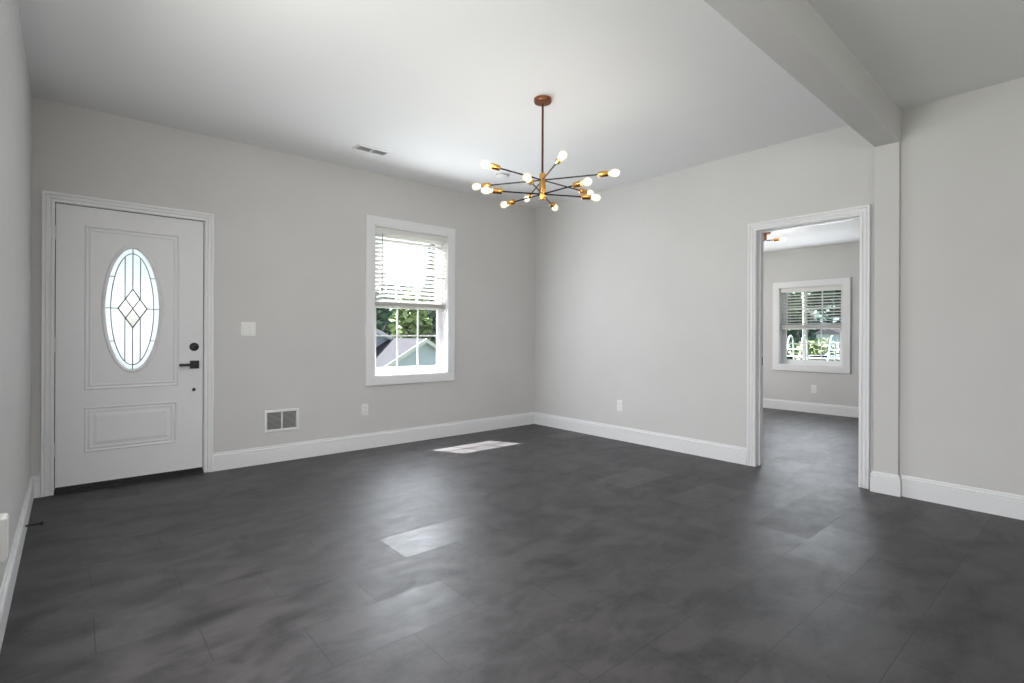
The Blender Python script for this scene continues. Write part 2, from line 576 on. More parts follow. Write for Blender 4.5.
# doorway lining with its stop, hinge-side mortice plate ---------------------------
dw = empty('door_2', (XB, 1.62, 0)); struct(dw)
bm = bmesh.new()
T = .018
box(bm, XB - .006, XB2 + .006, OP[1] - .0001, OP[1] + T - .001, 0, OP[3] + T)
box(bm, XB - .006, XB2 + .006, OP[0] - T + .001, OP[0] + .0001, 0, OP[3] + T)
box(bm, XB - .006, XB2 + .006, OP[0] + .0001, OP[1] - .0001, OP[3] - .001, OP[3] + T)
obj('door_lining', bm, M_TRIM, dw)
bm = bmesh.new()
sx0, sx1 = 4.560, 4.595
box(bm, sx0, sx1, OP[1] - .011, OP[1] - .0002, 0, OP[3] - .001)
box(bm, sx0, sx1, OP[0] + .0002, OP[0] + .011, 0, OP[3] - .001)
box(bm, sx0, sx1, OP[0] + .011, OP[1] - .011, OP[3] - .012, OP[3] - .001)
obj('door_stop_strip', bm, M_TRIM, dw, bevel=.002)
bm = bmesh.new()
box(bm, 4.602, 4.628, OP[1] - .0030, OP[1] - .0003, .875, .945)
o = obj('strike_plate', bm, M_BLACK, dw); o['label'] = 'small black strike plate'

# ------------------------------------------------------------------ windows
def window(name, W, axis, face, sign, depth, grid_lower, sill):
    """axis 'x': window in a wall along X, interior face at `face`, outwards = +Y*sign. 'y': the same with X."""
    u0, u1, z0, z1 = W
    T3 = (lambda u, z, h: (u, face - sign * h, z)) if axis == 'x' else (lambda u, z, h: (face - sign * h, u, z))
    root = empty(name, T3((u0 + u1) / 2, z0, 0)); struct(root)
    def bx(bm, a, b, c, d, h0, h1):
        p = T3(a, c, h0); q = T3(b, d, h1)
        box(bm, min(p[0], q[0]), max(p[0], q[0]), min(p[1], q[1]), max(p[1], q[1]), c, d)
    # flat picture-frame casing
    prof = [(0, 0), (0, .018), (.003, .020), (.084, .020), (.087, .017), (.087, 0)]
    pts = [(u0, z0), (u1, z0), (u1, z1), (u0, z1)]
    bm = bmesh.new()
    sweep(bm, pts, prof, T3, True)
    obj('window_casing', bm, M_TRIM, root)
    # extension jamb lining the reveal
    bm = bmesh.new()
    t = .012
    bx(bm, u0, u0 + t, z0, z1, .016, -depth); bx(bm, u1 - t, u1, z0, z1, .016, -depth)
    bx(bm, u0 + t, u1 - t, z0, z0 + t, .016, -depth); bx(bm, u0 + t, u1 - t, z1 - t, z1, .016, -depth)
    obj('window_reveal', bm, M_TRIM, root)
    # vinyl master frame
    bm = bmesh.new()
    f = .032
    a, b, c, d = u0, u1, z0, z1
    bx(bm, a, a + f, c, d, -depth, -.150); bx(bm, b - f, b, c, d, -depth, -.150)
    bx(bm, a + f, b - f, c, c + f + .01, -depth, -.150); bx(bm, a + f, b - f, d - f, d, -depth, -.150)
    obj('window_frame', bm, M_VINYL, root, bevel=.002)
    zm = (z0 + z1) / 2
    def sash(nm, c, d, h0, h1):
        s = .040
        a2, b2 = u0 + f, u1 - f
        bm = bmesh.new()
        bx(bm, a2, a2 + s, c, d, h0, h1); bx(bm, b2 - s, b2, c, d, h0, h1)
        bx(bm, a2 + s, b2 - s, c, c + s, h0, h1); bx(bm, a2 + s, b2 - s, d - s, d, h0, h1)
        so = obj(nm, bm, M_VINYL, root, bevel=.003)
        ga, gb, gc, gd = a2 + s, b2 - s, c + s, d - s
        hm = (h0 + h1) / 2
        bm = bmesh.new()
        bx(bm, ga, gb, gc, gd, hm + .002, hm - .002)
        obj('glass_pane', bm, M_GLASS, so)
        bm = bmesh.new()
        w = .008
        for k in (1, 2):
            x = ga + (gb - ga) * k / 3
            bx(bm, x - w, x + w, gc, gd, hm + .009, hm + .0025)
        z = (gc + gd) / 2
        xs = [ga] + [ga + (gb - ga) * k / 3 for k in (1, 2)] + [gb]
        for k in range(3):
            bx(bm, xs[k] + (w if k else 0), xs[k + 1] - (w if k < 2 else 0), z - w, z + w, hm + .009, hm + .0025)
        obj('muntin_grid', bm, M_VINYL, so)
        return so
    sash('lower_sash', z0 + f + .01, zm + .02, -depth - .004, -depth - .032)
    sash('upper_sash', zm - .02, z1 - f, -depth - .036, -depth - .060)
    return root, T3, bx
w1, T1, bx1 = window('window_1', W1, 'x', YA, -1 * -1, .085, True, True)
w2, T2, bx2 = window('window_2', W2, 'y', XF, 1, .085, True, True)

# ------------------------------------------------------------------ blinds
def blind(label, W, T3, bx, zbot, pitch, wand_u, slat_tilt, face_sign):
    u0, u1, z0, z1 = W
    a, b = u0 + .018, u1 - .018
    hc = -.045                       # centre depth in the reveal
    root = empty('window_blind', T3((a + b) / 2, z1 - .02, hc))
    tag(root, label, 'blind', 'horizontal blinds half raised')
    bm = bmesh.new()
    bx(bm, a, b, z1 - .060, z1 - .013, -.018, -.070)
    obj('headrail', bm, M_BLIND, root)
    bm = bmesh.new()
    bx(bm, a - .004, b + .004, z1 - .078, z1 - .0125, -.006, -.016)
    obj('valance', bm, M_BLIND, root, bevel=.002)
    # bottom rail with slats stacked on it
    bm = bmesh.new()
    bx(bm, a, b, zbot, zbot + .018, hc + .025, hc - .025)
    obj('bottom_rail', bm, M_BLIND, root, bevel=.002)
    def slat_mesh(zc, tilt):
        bm = bmesh.new()
        w = .025; th = .0028; n = 6
        top, bot = [], []
        for k in range(n + 1):
            s = -1 + 2 * k / n
            hh = hc + s * w * math.cos(tilt)
            zz = zc + s * w * math.sin(tilt) + .003 * (1 - s * s)
            top.append((hh, zz + th / 2)); bot.append((hh, zz - th / 2))
        ring = top + bot[::-1]
        A = [bm.verts.new(T3(a, z, h)) for h, z in ring]
        B = [bm.verts.new(T3(b, z, h)) for h, z in ring]
        m_ = len(ring)
        for i in range(m_): bm.faces.new((A[i], A[(i + 1) % m_], B[(i + 1) % m_], B[i]))
        bm.faces.new(A[::-1]); bm.faces.new(B)
        return bm
    z = zbot + .024
    nst = 8
    for k in range(nst):
        obj('slat', slat_mesh(z, 0), M_BLIND, root, smooth=True); z += .0052
    z += .020
    while z < z1 - .085:
        obj('slat', slat_mesh(z, slat_tilt), M_BLIND, root, smooth=True); z += pitch
    for u in (a + .12, (a + b) / 2, b - .12):
        bm = bmesh.new()
        for h in (hc + .027, hc - .027):
            tube(bm, T3(u, zbot + .01, h), T3(u, z1 - .062, h), .0012, n=6)
        obj('ladder_cord', bm, M_BLIND, root)
    if wand_u:
        bm = bmesh.new()
        tube(bm, T3(wand_u, z1 - .62, -.002), T3(wand_u, z1 - .085, -.002), .0038, n=8)
        tube(bm, T3(wand_u, z1 - .66, -.002), T3(wand_u, z1 - .62, -.002), .0055, n=8)
        tube(bm, T3(wand_u, z1 - .085, -.002), T3(wand_u, z1 - .045, -.020), .0025, n=8)
        obj('tilt_wand', bm, principled('grey_wand', (.16, .17, .18), .3), root)['label'] = 'dark grey tilt wand'
    return root
blind('white slatted blind raised halfway in the window beside the front door', W1, T1, bx1, 1.398, .0432, 2.395, .40, 1)
blind('white slatted blind raised halfway in the window of the next room', W2, T2, bx2, 1.232, .0432, None, .22, 1)

# ------------------------------------------------------------------ front door
DY0, DY1 = YA + .010, YA + .055          # slab thickness
dr = empty('door_1', (.375, YA, 0)); struct(dr)
CX, CZ, EA, EB = .363, 1.310, .172, .463
def rect_ellipse_ring(bm, x0, x1, z0, z1, ea, eb, ys):
    angs = [2 * PI * i / 96 for i in range(96)] + [math.atan2(z - CZ, x - CX) % (2 * PI) for x in (x0, x1) for z in (z0, z1)]
    angs = sorted(set(round(a, 9) for a in angs))
    E, R = {}, {}
    for y in ys:
        E[y], R[y] = [], []
        for t in angs:
            c, s = math.cos(t), math.sin(t)
            k = 1 / math.sqrt((c / ea) ** 2 + (s / eb) ** 2)
            E[y].append(bm.verts.new((CX + c * k, y, CZ + s * k)))
            kx = ((x1 - CX) / c if c > 0 else (x0 - CX) / c) if abs(c) > 1e-9 else 1e9
            kz = ((z1 - CZ) / s if s > 0 else (z0 - CZ) / s) if abs(s) > 1e-9 else 1e9
            k = min(kx, kz)
            R[y].append(bm.verts.new((CX + c * k, y, CZ + s * k)))
    n = len(angs)
    for i in range(n):
        j = (i + 1) % n
        for y in ys: bm.faces.new((E[y][i], E[y][j], R[y][j], R[y][i]))
        bm.faces.new((E[ys[0]][i], E[ys[0]][j], E[ys[1]][j], E[ys[1]][i]))
        bm.faces.new((R[ys[0]][i], R[ys[0]][j], R[ys[1]][j], R[ys[1]][i]))
bm = bmesh.new()
rect_ellipse_ring(bm, -.074, .824, .045, 2.036, EA, EB, (DY0, DY1))
slab = obj('door_slab', bm, M_DOOR, dr)
def DF(x, z, h): return (x, DY0 - h + .0005, z)
def panel(name, x0, x1, z0, z1, raised):
    bm = bmesh.new()
    prof = [(0, 0), (-.000, .003), (-.006, .008), (-.013, .006), (-.017, .001), (-.024, .001), (-.030, .005), (-.038, .005), (-.040, 0)]
    sweep(bm, [(x0, z0), (x1, z0), (x1, z1), (x0, z1)], prof, DF, True)
    if raised:
        a = .052
        prof2 = [(0, 0), (0, .0005), (-.020, .0055), (-.020, 0)]
        sweep(bm, [(x0 + a, z0 + a), (x1 - a, z0 + a), (x1 - a, z1 - a), (x0 + a, z1 - a)], prof2, DF, True)
        box(bm, x0 + a + .0195, x1 - a - .0195, DY0 - .0050, DY0, z0 + a + .0195, z1 - a - .0195)
    obj(name, bm, M_DOOR, slab)
panel('panel_moulding', .082, .662, .718, 1.905, False)
panel('panel_moulding', .082, .648, .268, .596, True)
# oval trim
def ell_ring(bm, ea, eb, prof, n=96):
    rings = []
    for i in range(n):
        t = 2 * PI * i / n
        c, s = math.cos(t), math.sin(t)
        nx, nz = c / ea, s / eb
        l = math.hypot(nx, nz); nx /= l; nz /= l
        rings.append([bm.verts.new((CX + c * ea + nx * o, DY0 - h, CZ + s * eb + nz * o)) for o, h in prof])
    k = len(prof)
    for i in range(n):
        A, B = rings[i], rings[(i + 1) % n]
        for j in range(k): bm.faces.new((A[j], A[(j + 1) % k], B[(j + 1) % k], B[j]))
bm = bmesh.new()
ell_ring(bm, EA + .002, EB + .002, [(-.010, -.010), (-.010, .004), (-.004, .011), (.006, .012), (.012, .007), (.014, 0), (.0, -.001)])
obj('oval_trim', bm, M_DOOR, slab, smooth=True)
GY = DY0 + .018
def disc_poly(bm, pts, y0, y1):
    A = [bm.verts.new((x, y0, z)) for x, z in pts]; B = [bm.verts.new((x, y1, z)) for x, z in pts]
    bm.faces.new(A); bm.faces.new(B[::-1])
    n = len(pts)
    for i in range(n): bm.faces.new((A[i], A[(i + 1) % n], B[(i + 1) % n], B[i]))
# frosted glass: an ellipse with a diamond-shaped opening for the clear bevelled panes
DW, DH = .088, .145
DZ = CZ + .005
bm = bmesh.new()
angs = [2 * PI * i / 96 for i in range(96)]
for y in (GY, GY + .005):
    e = [bm.verts.new((CX + (EA - .001) * math.cos(t), y, CZ + (EB - .001) * math.sin(t))) for t in angs]
    dd = []
    for t in angs:
        c, s = math.cos(t), math.sin(t)
        k = 1 / (abs(c) / DW + abs(s) / DH)
        dd.append(bm.verts.new((CX + c * k, y, DZ + s * k)))
    for i in range(96):
        bm.faces.new((e[i], e[(i + 1) % 96], dd[(i + 1) % 96], dd[i]))
obj('oval_glass', bm, M_FROST, dr)['label'] = 'frosted leaded oval glass'
bm = bmesh.new()
disc_poly(bm, [(CX + DW, DZ), (CX, DZ + DH), (CX - DW, DZ), (CX, DZ - DH)], GY, GY + .005)
obj('diamond_glass', bm, M_BEVEL, dr)['label'] = 'clear bevelled diamond panes'
bm = bmesh.new()
def came(x0, z0, x1, z1, r=.0032): tube(bm, (CX + x0, GY - .001, CZ + z0), (CX + x1, GY - .001, CZ + z1), r, n=6)
def ell(x, a, b): return b * math.sqrt(max(0, 1 - (x / a) ** 2))
ia, ib = .132, .420
dz = DZ - CZ
N = 64
for i in range(N):
    t0, t1 = 2 * PI * i / N, 2 * PI * (i + 1) / N
    came(ia * math.cos(t0), ib * math.sin(t0), ia * math.cos(t1), ib * math.sin(t1))
came(0, DH + dz, 0, EB - .003); came(0, -DH + dz, 0, -EB + .003)
for sx in (-1, 1):
    x = sx * .047
    zz = DH * (1 - .047 / DW)
    came(x, zz + dz, x, ell(x, ia, ib)); came(x, -zz + dz, x, -ell(x, ia, ib))
    came(sx * DW, dz, sx * (EA - .002), dz)
    for z in (-.24, .24):
        came(sx * ia * math.sqrt(1 - (z / ib) ** 2), z, sx * (EA - .001) * math.sqrt(1 - (z / (EB - .001)) ** 2), z)
    for sz in (-1, 1):
        came(sx * DW, dz, 0, sz * DH + dz, .0045)
        # the inner cross that splits the diamond in four
came(-DW / 2, DH / 2 + dz, DW / 2, -DH / 2 + dz, .004); came(-DW / 2, -DH / 2 + dz, DW / 2, DH / 2 + dz, .004)
obj('lead_caming', bm, M_CAME, dr)
# hardware
bm = bmesh.new()
lathe(bm, (.762, DY0, 1.022), (0, -1, 0), [(0, .033), (.008, .033), (.012, .030), (.014, .026), (.014, .014), (.026, .012), (.027, 0)], 28)
obj('deadbolt', bm, M_BLACK, dr, smooth=True)['label'] = 'round black deadbolt'
bm = bmesh.new()
box(bm, .733, .797, DY0 - .009, DY0, .847, .911)
lathe(bm, (.765, DY0, .879), (0, -1, 0), [(.009, .012), (.045, .011), (.045, 0)], 16)
box(bm, .655, .778, DY0 - .056, DY0 - .042, .869, .889)
obj('lever_handle', bm, M_BLACK, dr, bevel=.002)['label'] = 'black square lever handle'
bm = bmesh.new()
lathe(bm, (.762, DY0, .678), (0, -1, 0), [(0, .013), (.006, .012), (.012, .008), (.018, .007), (.019, 0)], 18)
obj('door_latch_knob', bm, M_BLACK, dr, smooth=True)['label'] = 'small black knob below the lever'
for z in (.31, 1.045, 1.83):
    bm = bmesh.new()
    tube(bm, (-.0765, DY0 - .006, z - .045), (-.0765, DY0 - .006, z + .045), .005, n=10)
    tube(bm, (-.0765, DY0 - .006, z + .045), (-.0765, DY0 - .006, z + .050), .0062, .003, n=10)
    tube(bm, (-.0765, DY0 - .006, z - .050), (-.0765, DY0 - .006, z - .045), .003, .0062, n=10)
    obj('hinge', bm, M_METAL, dr, smooth=True)
bm = bmesh.new()
t = .008
box(bm, -.090, -.079, YA, YA + .15, 0, 2.052); box(bm, .829, .840, YA, YA + .15, 0, 2.052)
box(bm, -.079, .829, YA, YA + .15, 2.041, 2.052)
box(bm, -.079, -.062, DY1 + .001, DY1 + .03, 0, 2.041); box(bm, .812, .829, DY1 + .001, DY1 + .03, 0, 2.041)
box(bm, -.062, .812, DY1 + .001, DY1 + .03, 2.024, 2.041)
obj('door_frame', bm, M_TRIM, dr)
bm = bmesh.new()
box(bm, -.078, -.0745, DY0 + .004, DY1 + .0008, .04, 2.0405); box(bm, .8245, .8285, DY0 + .004, DY1 + .0008, .04, 2.0405)
box(bm, -.0745, .8245, DY0 + .004, DY1 + .0008, 2.0365, 2.0405)
obj('weather_strip', bm, M_RUBBER, dr)
bm = bmesh.new()
box(bm, -.079, .829, YA - .004, YA + .15, .0002, .022)
box(bm, -.074, .824, DY0 + .006, DY1 - .004, .022, .0445)
obj('door_threshold', bm, M_THRESH, dr)['label'] = 'black door sweep and threshold'

# ------------------------------------------------------------------ wall plates and vents
sw = empty('light_switch', (1.158, YA, 1.169))
tag(sw, 'white double rocker light switch on the wall right of the front door', 'light switch')
bm = bmesh.new(); box(bm, 1.100, 1.216, YA - .006, YA, 1.110, 1.229); obj('switch_plate', bm, M_PLATE, sw, bevel=.003)
for x in (1.135, 1.181):
    bm = bmesh.new()
    vs = [(x - .0165, YA - .006, 1.136), (x + .0165, YA - .006, 1.136), (x + .0165, YA - .006, 1.203), (x - .0165, YA - .006, 1.203)]
    fr = [(x - .0165, YA - .017, 1.136), (x + .0165, YA - .017, 1.136), (x + .0165, YA - .0075, 1.203), (x - .0165, YA - .0075, 1.203)]
    A = [bm.verts.new(v) for v in vs]; B = [bm.verts.new(v) for v in fr]
    bm.faces.new(A); bm.faces.new(B)
    for i in range(4): bm.faces.new((A[i], A[(i + 1) % 4], B[(i + 1) % 4], B[i]))
    obj('rocker', bm, M_PLATE, sw)

def outlet(label, T3, u, z, group='white electrical outlets low on the walls'):
    root = empty('wall_outlet', T3(u, z, 0))
    tag(root, label, 'outlet', group)
    def bx(bm, a, b, c, d, h0, h1):
        p = T3(a, c, h0); q = T3(b, d, h1)
        box(bm, min(p[0], q[0]), max(p[0], q[0]), min(p[1], q[1]), max(p[1], q[1]), c, d)
    bm = bmesh.new(); bx(bm, u - .036, u + .036, z - .059, z + .059, 0, .006); obj('cover_plate', bm, M_PLATE, root, bevel=.003)
    for s in (-1, 1):
        bm = bmesh.new(); bx(bm, u - .017, u + .017, z + s * .020 - .014, z + s * .020 + .014, .006, .0085)
        soc = obj('receptacle', bm, M_PLATE, root, bevel=.002)
        bm = bmesh.new()
        for k in (-1, 1): bx(bm, u + k * .006 - .0012, u + k * .006 + .0012, z + s * .020 - .003, z + s * .020 + .006, .0085, .0088)
        tube(bm, T3(u, z + s * .020 - .008, .0085), T3(u, z + s * .020 - .008, .0088), .0024, n=8)
        obj('socket_slots', bm, M_DARK, soc)
    return root
outlet('white duplex outlet on the front wall below the left edge of the window', lambda u, z, h: (u, YA - h, z), 2.214, .385)
outlet('white duplex outlet on the wall between the room corner and the doorway', lambda u, z, h: (XB - h, u, z), 3.452, .373)
outlet('white duplex outlet in the next room, seen through the doorway under its window', lambda u, z, h: (XF - h, u, z), 2.857, .350)

# surface box low on the left wall
M_WALL2 = M_WALL
bxr = empty('surface_outlet_box', (XL, 2.46, .41))
tag(bxr, 'white surface-mounted box low on the left wall, cut by the photo edge', 'outlet box')
bm = bmesh.new(); box(bm, XL, XL + .040, 2.40, 2.475, .360, .512)
obj('box_body', bm, M_WALL2, bxr, bevel=.008)
bm = bmesh.new(); box(bm, XL + .0395, XL + .042, 2.408, 2.467, .370, .504)
obj('cover_plate', bm, M_PLATE, bxr, bevel=.0015)

# return-air grille in the front wall
vg = empty('wall_vent', (1.433, YA, .365))
tag(vg, 'white louvred wall vent in two halves, low between door and window', 'vent')
x0, x1, z0, z1 = 1.285, 1.581, .264, .460
bm = bmesh.new()
sweep(bm, [(x0 + .026, z0 + .026), (x1 - .026, z0 + .026), (x1 - .026, z1 - .026), (x0 + .026, z1 - .026)],
      [(0, 0), (0, .004), (.004, .009), (.020, .009), (.026, .003), (.026, 0)], FRONT, True)
xm = (x0 + x1) / 2
box(bm, xm - .006, xm + .006, YA - .0085, YA - .0003, z0 + .026, z1 - .026)
obj('grille_frame', bm, M_LOUVER, vg)
bm = bmesh.new(); box(bm, x0 + .02, x1 - .02, YA - .0012, YA - .0002, z0 + .02, z1 - .02); obj('duct_backing', bm, M_DARK, vg)
z = z0 + .034
while z < z1 - .03:
    bm = bmesh.new()
    for a, b in ((x0 + .026, xm - .006), (xm + .006, x1 - .026)):
        v = [bm.verts.new(p) for p in ((a, YA - .0075, z + .0018), (b, YA - .0075, z + .0018), (b, YA - .0015, z - .0022), (a, YA - .0015, z - .0022))]
        w = [bm.verts.new((q.co.x, q.co.y + .0002, q.co.z + .0008)) for q in v]
        bm.faces.new(v); bm.faces.new(w[::-1])
        for i in range(4): bm.faces.new((v[i], v[(i + 1) % 4], w[(i + 1) % 4], w[i]))
    obj('louver', bm, M_LOUVER, vg)
    z += .0105

# ceiling register
cv = empty('ceiling_vent', (2.0, 4.22, ZC))
tag(cv, 'white rectangular ceiling vent near the top of the front wall', 'vent')
x0, x1, y0, y1 = 1.848, 2.150, 4.150, 4.290
def CEI(x, y, h): return (x, y, ZC - h)
bm = bmesh.new()
i_ = .022
sweep(bm, [(x0 + i_, y0 + i_), (x1 - i_, y0 + i_), (x1 - i_, y1 - i_), (x0 + i_, y1 - i_)],
      [(0, 0), (0, .010), (.004, .012), (i_ - .004, .005), (i_, .002), (i_, 0)], CEI, True)
xm = (x0 + x1) / 2
box(bm, xm - .007, xm + .007, y0 + i_, y1 - i_, ZC - .011, ZC - .0003)
obj('register_frame', bm, M_LOUVER, cv)
bm = bmesh.new(); box(bm, x0 + .025, x1 - .025, y0 + .025, y1 - .025, ZC - .0012, ZC - .0002); obj('duct_backing', bm, M_DARK, cv)
for k in range(5):
    y = y0 + i_ + .012 + k * .018
    bm = bmesh.new()
    for a, b in ((x0 + i_, xm - .007), (xm + .007, x1 - i_)):
        v = [bm.verts.new(p) for p in ((a, y - .003, ZC - .009), (b, y - .003, ZC - .009), (b, y + .003, ZC - .0015), (a, y + .003, ZC - .0015))]
        w = [bm.verts.new((q.co.x, q.co.y + .0008, q.co.z)) for q in v]
        bm.faces.new(v); bm.faces.new(w[::-1])
        for i in range(4): bm.faces.new((v[i], v[(i + 1) % 4], w[(i + 1) % 4], w[i]))
    obj('louver', bm, M_LOUVER, cv)

# smoke detector
sd = empty('smoke_detector', (3.29, 3.99, ZC))
tag(sd, 'small round white smoke detector on the ceiling behind the chandelier', 'smoke detector')
bm = bmesh.new(); lathe(bm, (3.29, 3.99, ZC), (0, 0, -1), [(0, .072), (.010, .072), (.014, .066), (.030, .060), (.038, .045), (.040, 0)], 32)
obj('detector_body', bm, M_PLATE, sd, smooth=True)
bm = bmesh.new(); lathe(bm, (3.29, 3.99, ZC), (0, 0, -1), [(.0138, .064), (.0138, .0672), (.0185, .0655), (.0185, .060)], 32)
obj('sensor_slots', bm, M_DARK, sd)

# door stop on the left baseboard
ds = empty('door_stop', (XL + .014, 3.90, .062))
tag(ds, 'black rod door stop screwed into the left baseboard near the door', 'door stop')
xs = XL + .009
bm = bmesh.new(); lathe(bm, (xs, 3.90, .062), (1, 0, 0), [(0, .011), (.004, .011), (.008, .006), (.009, 0)], 14); obj('mounting_base', bm, M_BLACK, ds, smooth=True)
bm = bmesh.new(); tube(bm, (xs + .006, 3.90, .062), (xs + .068, 3.90, .062), .0055, n=10); obj('rod', bm, M_BLACK, ds)
bm = bmesh.new(); lathe(bm, (xs + .066, 3.90, .062), (1, 0, 0), [(0, .006), (.003, .009), (.012, .009), (.015, .006), (.015, 0)], 14); obj('rubber_tip', bm, M_RUBBER, ds, smooth=True)

# ------------------------------------------------------------------ chandelier
def bulb_meshes(center, d):
    pass
def arm_set(root, c, z, L, phase, n, r_arm, power, start=.0, drop=0.0, light=True):
    for k in range(n):
        t = math.radians(phase) + 2 * PI * k / n
        d = Vector((math.cos(t), math.sin(t), drop)).normalized()
        o = Vector((c[0], c[1], z)) + d * start
        Ls = L - .085                        # inner end of socket
        bm = bmesh.new(); tube(bm, o, o + d * (Ls - start), r_arm, n=8)
        arm = obj('arm', bm, M_ARM, root)
        p = Vector((c[0], c[1], z)) + d * Ls
        bm = bmesh.new()
        lathe(bm, p, d, [(-.030, 0), (-.030, .008), (-.026, .012), (-.022, .018), (-.018, .019), (.038, .019), (.041, .018), (.041, .011), (.036, .011), (.036, 0)], 18)
        obj('socket', bm, M_BRASS, arm, smooth=True)
        bm = bmesh.new()
        lathe(bm, p, d, [(.037, 0), (.037, .010), (.046, .011), (.054, .015), (.064, .0215), (.076, .0255), (.087, .0265), (.098, .0245), (.108, .0185), (.115, .010), (.118, 0)], 20)
        blb = obj('bulb', bm, M_BULB, arm, smooth=True)
        blb['label'] = 'glowing clear glass bulb'
        bm = bmesh.new()
        lathe(bm, p, d, [(.046, 0), (.048, .003), (.056, .006), (.066, .011), (.084, .013), (.097, .010), (.103, 0)], 12)
        obj('filament', bm, M_FIL, arm, smooth=True)
        if light:
            ld = bpy.data.lights.new('bulb_light', 'POINT')
            ld.energy = power
            ld.color = (1.0, .94, .86)
            ld.shadow_soft_size = .030
            lo = bpy.data.objects.new('bulb_light', ld)
            COL.objects.link(lo)
            lo.parent = root
            lo.matrix_parent_inverse = root.matrix_basis.inverted()
            lo.location = p + d * .08
CHX, CHY = 2.449, 2.538
ch = empty('chandelier', (CHX, CHY, ZC))
tag(ch, 'copper and black starburst chandelier with twelve lit bare bulbs', 'chandelier')
bm = bmesh.new(); lathe(bm, (CHX, CHY, ZC), (0, 0, -1), [(0, .060), (.022, .060), (.026, .057), (.027, .012), (.034, .010), (.036, 0)], 36)
obj('canopy', bm, M_COPPER, ch, smooth=True)
bm = bmesh.new(); tube(bm, (CHX, CHY, ZC - .03), (CHX, CHY, 2.22), .0075, n=14); obj('stem', bm, M_STEM, ch, smooth=True)
bm = bmesh.new(); lathe(bm, (CHX, CHY, 2.236), (0, 0, -1), [(0, .012), (.004, .020), (.008, .022), (.178, .022), (.183, .020), (.186, .010), (.186, 0)], 24)
obj('hub', bm, M_BRASS, ch, smooth=True)
arm_set(ch, (CHX, CHY), 2.188, .492, 0, 6, .0050, .85, .015)
arm_set(ch, (CHX, CHY), 2.092, .392, 32, 6, .0050, .85, .015)

# ceiling light of the next room
FX, FY = 6.72, 2.88
cl = empty('ceiling_light', (FX, FY, ZC2))
tag(cl, 'copper ceiling light with bare bulbs, seen at the top of the doorway', 'ceiling light')
bm = bmesh.new(); lathe(bm, (FX, FY, ZC2), (0, 0, -1), [(0, .065), (.020, .065), (.026, .060), (.028, .020), (.060, .018), (.10, .018), (.104, 0)], 28)
obj('canopy', bm, M_COPPER, cl, smooth=True)
arm_set(cl, (FX, FY), ZC2 - .105, .205, 293, 3, .006, .8, .015)

# ------------------------------------------------------------------ outside the house
def gz(x, y):
    s = (y - .3 * x - 6) / 10
    s = max(0, min(1, s)); s = s * s * (3 - 2 * s)
    return -.6 - 3.4 * s
M_GRASS = add_noise(principled('lawn_grass', (.10, .20, .05), .9), (.058, .072, .042), (.09, .11, .065), .8, .3, 6, 30)
bm = bmesh.new()
nx, ny = 60, 60
gx = [-40 + 140 * i / nx for i in range(nx + 1)]; gy = [-40 + 140 * j / ny for j in range(ny + 1)]
G = [[bm.verts.new((x, y, gz(x, y))) for y in gy] for x in gx]
for i in range(nx):
    for j in range(ny): bm.faces.new((G[i][j], G[i + 1][j], G[i + 1][j + 1], G[i][j + 1]))
struct(obj('ground_lawn', bm, M_GRASS, smooth=True))
# the porch roof that shades the front door
bm = bmesh.new(); box(bm, -1.6, 1.75, YA + .152, YA + 2.3, 2.50, 2.66)
struct(obj('porch_roof', bm, M_TRIM))
bm = bmesh.new(); box(bm, -1.6, 1.75, YA + .152, YA + 2.3, -.72, -.10)
struct(obj('porch_slab', bm, principled('porch_concrete', (.42, .41, .40), .8)))

M_BARK = add_noise(principled('tree_bark', (.16, .12, .09), .9), (.12, .09, .07), (.22, .18, .14), 6, .5)
M_BIRCH = add_noise(principled('pale_bark', (.3, .3, .29), .8), (.24, .24, .23), (.34, .34, .33), 5)
def leafmat(name, a, b):
    mt = add_noise(principled(name, a, .6), a, b, 1.3)
    mt.node_tree.nodes['Principled BSDF'].inputs['Subsurface Weight'].default_value = 0
    return mt
M_LEAF = [leafmat('leaf_dark', (.05, .10, .075), (.11, .18, .12)), leafmat('leaf_bright', (.15, .22, .08), (.28, .36, .15)), leafmat('leaf_blue', (.035, .085, .085), (.06, .13, .13))]
def leaves(bm, blobs, n, size):
    for _ in range(n):
        cx, cy, cz, r, rz = random.choice(blobs)
        v = Vector((random.gauss(0, 1), random.gauss(0, 1), random.gauss(0, 1))).normalized()
        k = random.uniform(.55, 1.05)
        c = Vector((cx + v.x * r * k, cy + v.y * r * k, cz + v.z * rz * k))
        s = size * random.uniform(.6, 1.3)
        a = Vector((random.uniform(-1, 1), random.uniform(-1, 1), random.uniform(-.6, .6))).normalized()
        b = a.cross(Vector((random.uniform(-1, 1), random.uniform(-1, 1), random.uniform(-1, 1)))).normalized()
        q = [bm.verts.new(c + a * s), bm.verts.new(c + b * s * .5), bm.verts.new(c - a * s), bm.verts.new(c - b * s * .5)]
        bm.faces.new(q)
def nodbl(name, bm, mat, parent):
    me = bpy.data.meshes.new(name); bm.to_mesh(me); bm.free(); me.materials.append(mat)
    o = bpy.data.objects.new(name, me); COL.objects.link(o); o.parent = parent
    o.matrix_parent_inverse = parent.matrix_basis.inverted()
    return o
